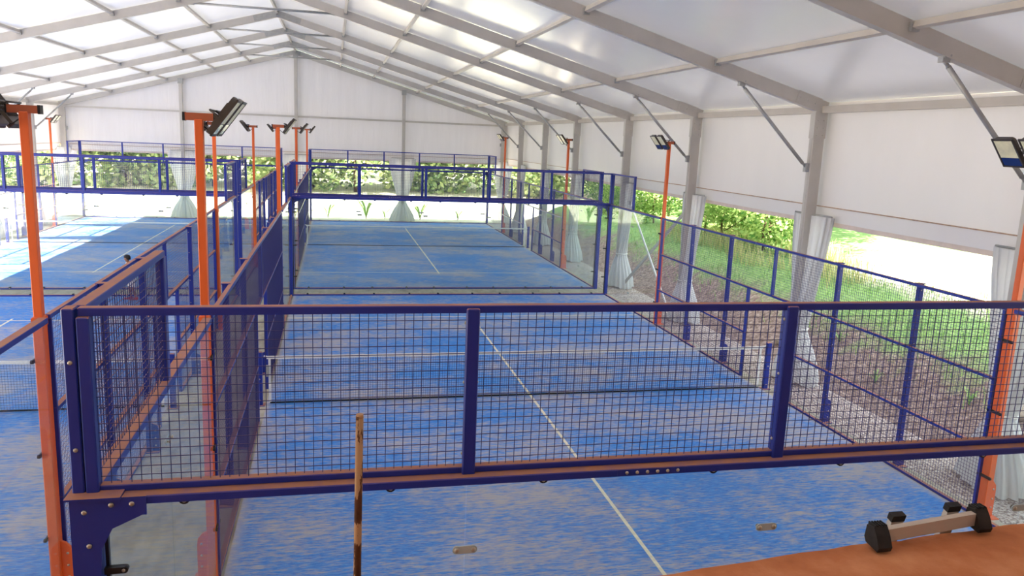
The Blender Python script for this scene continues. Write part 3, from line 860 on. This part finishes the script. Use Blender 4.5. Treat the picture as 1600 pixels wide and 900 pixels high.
# small plants just behind the far gable
def sprout(x, y, z, h, n, seed, label, group, mat='leaf'):
    rr = random.Random(seed); r = empty('small_plant', (x,y,z)); m = MB()
    for i in range(n):
        a = i*2.4+rr.random(); L = h*(.7+.5*rr.random()); w = h*.055
        pts = [Vector((0,0,0)), Vector((math.cos(a)*L*.2, math.sin(a)*L*.2, L*.55)), Vector((math.cos(a)*L*.5, math.sin(a)*L*.5, L*.85)), Vector((math.cos(a)*L*.85, math.sin(a)*L*.85, L*.8))]
        s = Vector((-math.sin(a), math.cos(a), 0))
        ws = [w*.4, w, w*1.1, w*.1]; vs = []
        for p, q in zip(pts, ws): vs += [p-s*q, p+s*q]
        m.add(vs, [(0,1,3,2),(2,3,5,4),(4,5,7,6)], 0, True)
    m.build('leaves', M[mat], r, fix=False)
    m = MB(); m.tube([(0,0,-.03),(0,0,h*.25)], h*.035, 6); m.build('stem', M['bark'], r)
    tag(r, label, 'plant', group)
for (x,h,n,w) in ((.9,.8,9,'leftmost one beside the left fence'),(3.1,1.2,8,'tallest, with upright pale fronds'),(-6.0,.7,8,'standing beyond the left court'),(4.2,.7,6,'left of the middle curtain'),(6.3,1.0,10,'right of the middle curtain'),(8.6,.8,6,'farthest right of the row')):
    sprout(x, 43.1, gz(min(x,11),43.1), h, n, int(x*7)+30, 'small plant behind the far end wall, ' + w, 'small plants behind the far end wall')
for (x,y,h,w) in ((12.7,7.4,.34,'below the second fence post'),(12.25,9.4,.28,'closest to the tied curtain'),(13.1,5.6,.36,'beside the green stake'),(12.9,11.6,.3,'behind the net post'),(12.4,4.9,.3,'lowest, near the orange pole')):
    sprout(x, y, gz(x,y)-.01, h, 9, int(y*9), 'small weed on the bare earth bank, ' + w, 'weeds on the earth bank', 'grass')
def rock(x, y, s, seed, label):
    rr = random.Random(seed); m = MB(); n = 10; rings = []
    for i, (q, z) in enumerate(((.75,-.25),(1.0,.05),(.9,.4),(.6,.68),(.2,.8))):
        rings.append([((q+rr.uniform(-.14,.14))*s*math.cos(2*PI*k/n)*1.25, (q+rr.uniform(-.14,.14))*s*math.sin(2*PI*k/n), (z+rr.uniform(-.06,.06))*s) for k in range(n)])
    vs = [p for R in rings for p in R]; fs = [tuple(range(n-1,-1,-1)), tuple(4*n+k for k in range(n))]
    for i in range(4):
        for k in range(n): fs.append((i*n+k, i*n+(k+1)%n, (i+1)*n+(k+1)%n, (i+1)*n+k))
    m.add(vs, fs, 0, True)
    o = m.build('rock', M['rock'], None, (x,y,gz(x,y))); tag(o, label, 'rock', 'rocks on the earth bank')
rock(12.95,6.6,.26,1,'largest pale rock on the earth bank, behind the right fence')
rock(12.5,5.4,.12,2,'small pale stone beside the green stake')
rock(12.2,4.6,.15,3,'pale stone at the foot of the nearest curtain')
rock(12.15,8.6,.1,4,'small stone near the knotted curtain')
rock(12.3,13.0,.16,5,'pale stone on the bank past the net')
r = empty('green_stake', (12.75,5.9,gz(12.75,5.9))); m = MB(); m.prism([(-.03,0),(.03,0),(.035,.2),(.0,.27),(-.04,.22)],'y',-.012,.012); m.build('blade', M['stake'], r)
m = MB(); m.tube([(0,0,-.08),(0,0,.03)], .01, 6); m.build('spike', M['stake'], r); r.rotation_euler = (.1,-.1,.5)
tag(r, 'small green plastic stake stuck in the earth bank', 'stake')

# ------------------------------------------------------------------ foreground
# dusty platform the photographer stands on
m = MB(); rr = random.Random(3)
ex = [-3 + .12*i for i in range(110)]
def edge(x): return -1.69 + (x-2.47)*.085 + .006*math.sin(x*4.3) + .005*math.sin(x*17) + rr.uniform(-.005,.005)
es = [edge(x) for x in ex]
for i in range(len(ex)-1):
    a, b = ex[i], ex[i+1]
    prof = lambda x, e, k: [(x,e,3.1),(x,e+.006,3.26),(x,e-.02,3.3),(x,e-.2,3.31+.006*math.sin(x*5)),(x,-6,3.31)]
    A, B = prof(a,es[i],i), prof(b,es[i+1],i+1)
    for j in range(4): m.add([A[j],B[j],B[j+1],A[j+1]], [(0,1,2,3)], 0, True)
m.box(-3,10,-6,-1.95,0,3.1)
tag(m.build('viewing_platform', M['ledge']), 'dusty terracotta coloured platform edge in the lower right foreground', 'platform')
# flaking pole
r = empty('wooden_pole', (1.33,-1.45,0))
m = MB(); m.tube([(-.05,0,0),(-.02,.004,1.2),(-.01,-.003,2.4),(-.006,0,3.30),(.0,0,3.89)], [.0165,.016,.0155,.015,.0145], 14); m.build('shaft', M['rod'], r)
m = MB(); m.tube([(.0,0,3.885),(.0003,0,3.898)], [.0147,.0135], 14); m.build('end_cap', simple('pole_end', srgb(176,136,100), .8), r)
tag(r, 'thin upright pole with flaking brown bark in front of the mesh fence', 'pole')
# ladder leaning on the platform, its rubber-footed crossbar uppermost
r = empty('ladder', (3.725,-1.635,3.367))
ax = Vector((1,.13,.01)).normalized()
def Lp(t, y=0, z=0): return ax*t + Vector((0,y,z))
m = MB(); m.bar(Lp(-.25), Lp(.28), .03, .056, (0,0,1)); m.build('stabiliser_bar', M['ladder'], r)
for t in (-.275,.29):
    m = MB()
    sgn = -1 if t < 0 else 1
    c = Lp(t)
    poly = [(-.045,-.05),(.03,-.04),(.042,-.02),(.034,.036),(-.008,.044),(-.03,.015),(-.052,-.03)]
    m.prism([(c.y+p[0], c.z+p[1]) for p in poly], 'x', c.x-.035, c.x+.03)
    for i in range(5): m.box(c.x-.03+i*.013, c.x-.024+i*.013, c.y-.008, c.y+.034, c.z+.03, c.z+.05)
    m.build('rubber_foot', M['rubber'], r)
for t in (-.13,.19):
    m = MB(); a = Lp(t,.06,.03); b = Lp(t,.80,-3.33)
    m.bar(a, b, .025, .06, (1,0,0)); m.build('stile', M['ladder'], r)
    m = MB(); m.bar(a+Vector((0,-.004,.018)), a+Vector((0,.004,-.012)), .03, .065, (1,0,0)); m.build('stile_cap', M['rubber'], r)
for k in range(10):
    q = .08 + k*.092; a = Lp(-.13,.06,.03).lerp(Lp(-.13,.80,-3.33), q); b = Lp(.19,.06,.03).lerp(Lp(.19,.80,-3.33), q)
    m = MB(); m.bar(a, b, .03, .03); m.build('rung', M['ladder'], r)
tag(r, 'aluminium ladder end with two black rubber feet lying against the platform edge', 'ladder')

# ------------------------------------------------------------------ the child walking in the near left court
def skin_obj(name, pts, edges, radii, mat, parent, sub=2, root=0):
    me = bpy.data.meshes.new(name); me.from_pydata(pts, edges, []); me.update()
    o = bpy.data.objects.new(name, me); COL.objects.link(o)
    md = o.modifiers.new('s', 'SKIN'); md.use_smooth_shade = True
    for i, v in enumerate(me.skin_vertices[0].data):
        q = radii[i]; v.radius = (q, q) if isinstance(q, (int,float)) else q; v.use_root = (i == root)
    sb = o.modifiers.new('u', 'SUBSURF'); sb.levels = sub; sb.render_levels = sub
    dg = bpy.context.evaluated_depsgraph_get(); dg.update()
    new = bpy.data.meshes.new_from_object(o.evaluated_get(dg)); new.name = name
    o.modifiers.clear(); o.data = new; new.materials.clear(); new.materials.append(mat)
    for p in new.polygons: p.use_smooth = True
    if parent is not None: o.parent = parent
    return o
K = 1.27/1.70                     # child: built at adult numbers, then scaled
def kid():
    r = empty('person', (-4.36,19.45,.012))
    P = lambda x,y,z: (x*K, y*K, z*K)
    # walks towards -x; y is the sideways axis
    pts = []; ed = []; rad = []
    def add(p, q, par=None):
        pts.append(P(*p)); rad.append(q*K if isinstance(q,(int,float)) else (q[0]*K,q[1]*K))
        if par is not None: ed.append((par, len(pts)-1))
        return len(pts)-1
    pel = add((.02,0,.90), (.13,.15)); wst = add((-.01,0,1.05), (.115,.14), pel); ch = add((-.06,0,1.25), (.125,.16), wst)
    nb = add((-.09,0,1.42), (.065,.075), ch); nk = add((-.115,0,1.48), .052, nb); hd0 = add((-.14,0,1.56), (.085,.078), nk); hd1 = add((-.145,0,1.63), (.098,.082), hd0); hd2 = add((-.14,0,1.70), (.06,.055), hd1)
    nose = add((-.245,0,1.585), .014, hd0)
    for s, (kx,kz,ax_,az) in ((1,(-.10,.50,-.09,.09)),(-1,(.03,.49,.14,.11))):
        hp = add((.02,s*.09,.86), .088, pel); kn = add((kx,s*.095,kz), .058, hp); an = add((ax_,s*.1,az), .038, kn)
        toe = add((ax_-.15,s*.1,az-.055 if s>0 else az-.07), .03, an)
    for s, (ex_,ez_,hx,hz) in ((1,(.06,1.10,-.02,.88)),(-1,(-.16,1.09,-.34,.95))):
        sh = add((-.07,s*.17,1.37), .055, ch); el = add((ex_,s*.22,ez_), .038, sh); wr = add((hx,s*.22,hz), .026, el)
        dx, dz = (hx-ex_), (hz-ez_); L = math.hypot(dx,dz); dx/=L; dz/=L
        pm = add((hx+dx*.06,s*.22,hz+dz*.06), (.032,.018), wr)
        for i, (o_, l_) in enumerate(((-.027,.06),(-.009,.07),(.009,.066),(.026,.05))):
            a = add((hx+dx*.10+dz*o_,s*.22,hz+dz*.10-dx*o_), .0085, pm)
            b = add((hx+dx*(.10+l_)+dz*o_-.012,s*.212,hz+dz*(.10+l_)-dx*o_), .007, a)
        add((hx+dx*.07-.045,s*.205,hz+dz*.07), .009, pm)
    skin_obj('body', pts, ed, rad, M['skin'], r)
    h = MB()
    c = Vector(P(-.125,0,1.645)); n, q = 14, 7; vs = []; fs = []
    for j in range(q+1):
        ph = j/q*PI*.62
        for i in range(n):
            t = 2*PI*i/n
            vs.append(c + Vector((math.sin(ph)*math.cos(t)*.118*K + (.012 if math.cos(t)>0 else 0)*j/q, math.sin(ph)*math.sin(t)*.103*K, (math.cos(ph)*.105 - (.05 if math.cos(t) > -.2 else -.015)*max(0,j/q-.5)*2)*K)))
    for j in range(q):
        for i in range(n): fs.append((j*n+i, j*n+(i+1)%n, (j+1)*n+(i+1)%n, (j+1)*n+i))
    h.add(vs, fs, 0, True); h.build('hair', M['hair'], r, fix=False)
    def shell(name, rows, mat, parent=r):
        m = MB(); n = 18; vs = []; fs = []
        for (x,y,z,a,b) in rows:
            for i in range(n): t = 2*PI*i/n; vs.append(P(x+a*math.cos(t)*(1+.03*math.sin(5*t)), y+b*math.sin(t), z))
        for j in range(len(rows)-1):
            for i in range(n): fs.append((j*n+i, j*n+(i+1)%n, (j+1)*n+(i+1)%n, (j+1)*n+i))
        m.add(vs, fs, 0, True); m.build(name, mat, parent, fix=False)
    shell('shirt', [(.01,0,.88,.155,.185),(-.0,0,1.0,.145,.175),(-.035,0,1.18,.15,.19),(-.065,0,1.32,.15,.2),(-.08,0,1.40,.11,.15),(-.1,0,1.45,.075,.085)], M['palecloth'])
    shell('shorts', [(.02,0,.93,.15,.18),(.015,0,.84,.165,.19),(.0,0,.76,.17,.185)], M['palecloth'])
    for s, x0, x1, x2 in ((1,-.0,-.05,-.09),(-1,.03,.03,.035)):
        shell('short_leg', [(x0,s*.09,.82,.105,.1),(x1,s*.095,.66,.1,.095),(x2,s*.095,.53,.1,.092)], M['palecloth'])
    for s, (ax_,az,tilt) in ((1,(-.09,.0,0)),(-1,(.14,.02,.0))):
        f = MB(); poly = [(-.21,0),(.08,0),(.085,.05),(.06,.11),(-.04,.105),(-.1,.075),(-.2,.05),(-.225,.025)]
        f.prism([((p[0]+ax_)*K,(p[1]+az)*K) for p in poly], 'y', (s*.1-.048)*K, (s*.1+.048)*K); f.build('shoe', M['redshoe'], r)
    tag(r, 'child with short dark hair, pale clothes and red shoes walking in the near left court', 'person')
kid()

# ------------------------------------------------------------------ light
SUN = bpy.data.lights.new('sun', 'SUN'); so = bpy.data.objects.new('sun', SUN); COL.objects.link(so)
SUN.energy = 36.0; SUN.angle = math.radians(.6); SUN.color = (1,.95,.87)
el, az = math.radians(40), math.radians(6)      # from the left, a touch from behind the camera
d = Vector((math.cos(el)*math.cos(az), math.cos(el)*math.sin(az), -math.sin(el)))
so.rotation_euler = d.to_track_quat('-Z','Y').to_euler()
W = bpy.data.worlds.new('daylight'); S.world = W; W.use_nodes = True
nt = W.node_tree; nt.nodes.clear()
o = nt.nodes.new('ShaderNodeOutputWorld'); b = nt.nodes.new('ShaderNodeBackground')
b.inputs['Color'].default_value = (.86,.93,1,1); b.inputs['Strength'].default_value = 3.0
nt.links.new(b.outputs[0], o.inputs['Surface'])

# ------------------------------------------------------------------ camera
cd = bpy.data.cameras.new('camera'); co = bpy.data.objects.new('camera', cd); COL.objects.link(co)
cd.sensor_fit = 'HORIZONTAL'; cd.sensor_width = 36; cd.lens = 36*1226.96/1600; cd.clip_start = .05; cd.clip_end = 400
co.location = (1.2373,-4.2797,4.9211); co.rotation_euler = (1.3847,-.0408,-.2192)
S.camera = co
S.view_settings.view_transform = 'Standard'; S.view_settings.look = 'None'; S.view_settings.gamma = 1
S.view_settings.use_curve_mapping = False; S.view_settings.exposure = 0.06
S.cycles.use_denoising = True
S.cycles.max_bounces = 10; S.cycles.diffuse_bounces = 5; S.cycles.glossy_bounces = 4; S.cycles.transparent_max_bounces = 40
S.cycles.sample_clamp_indirect = 6
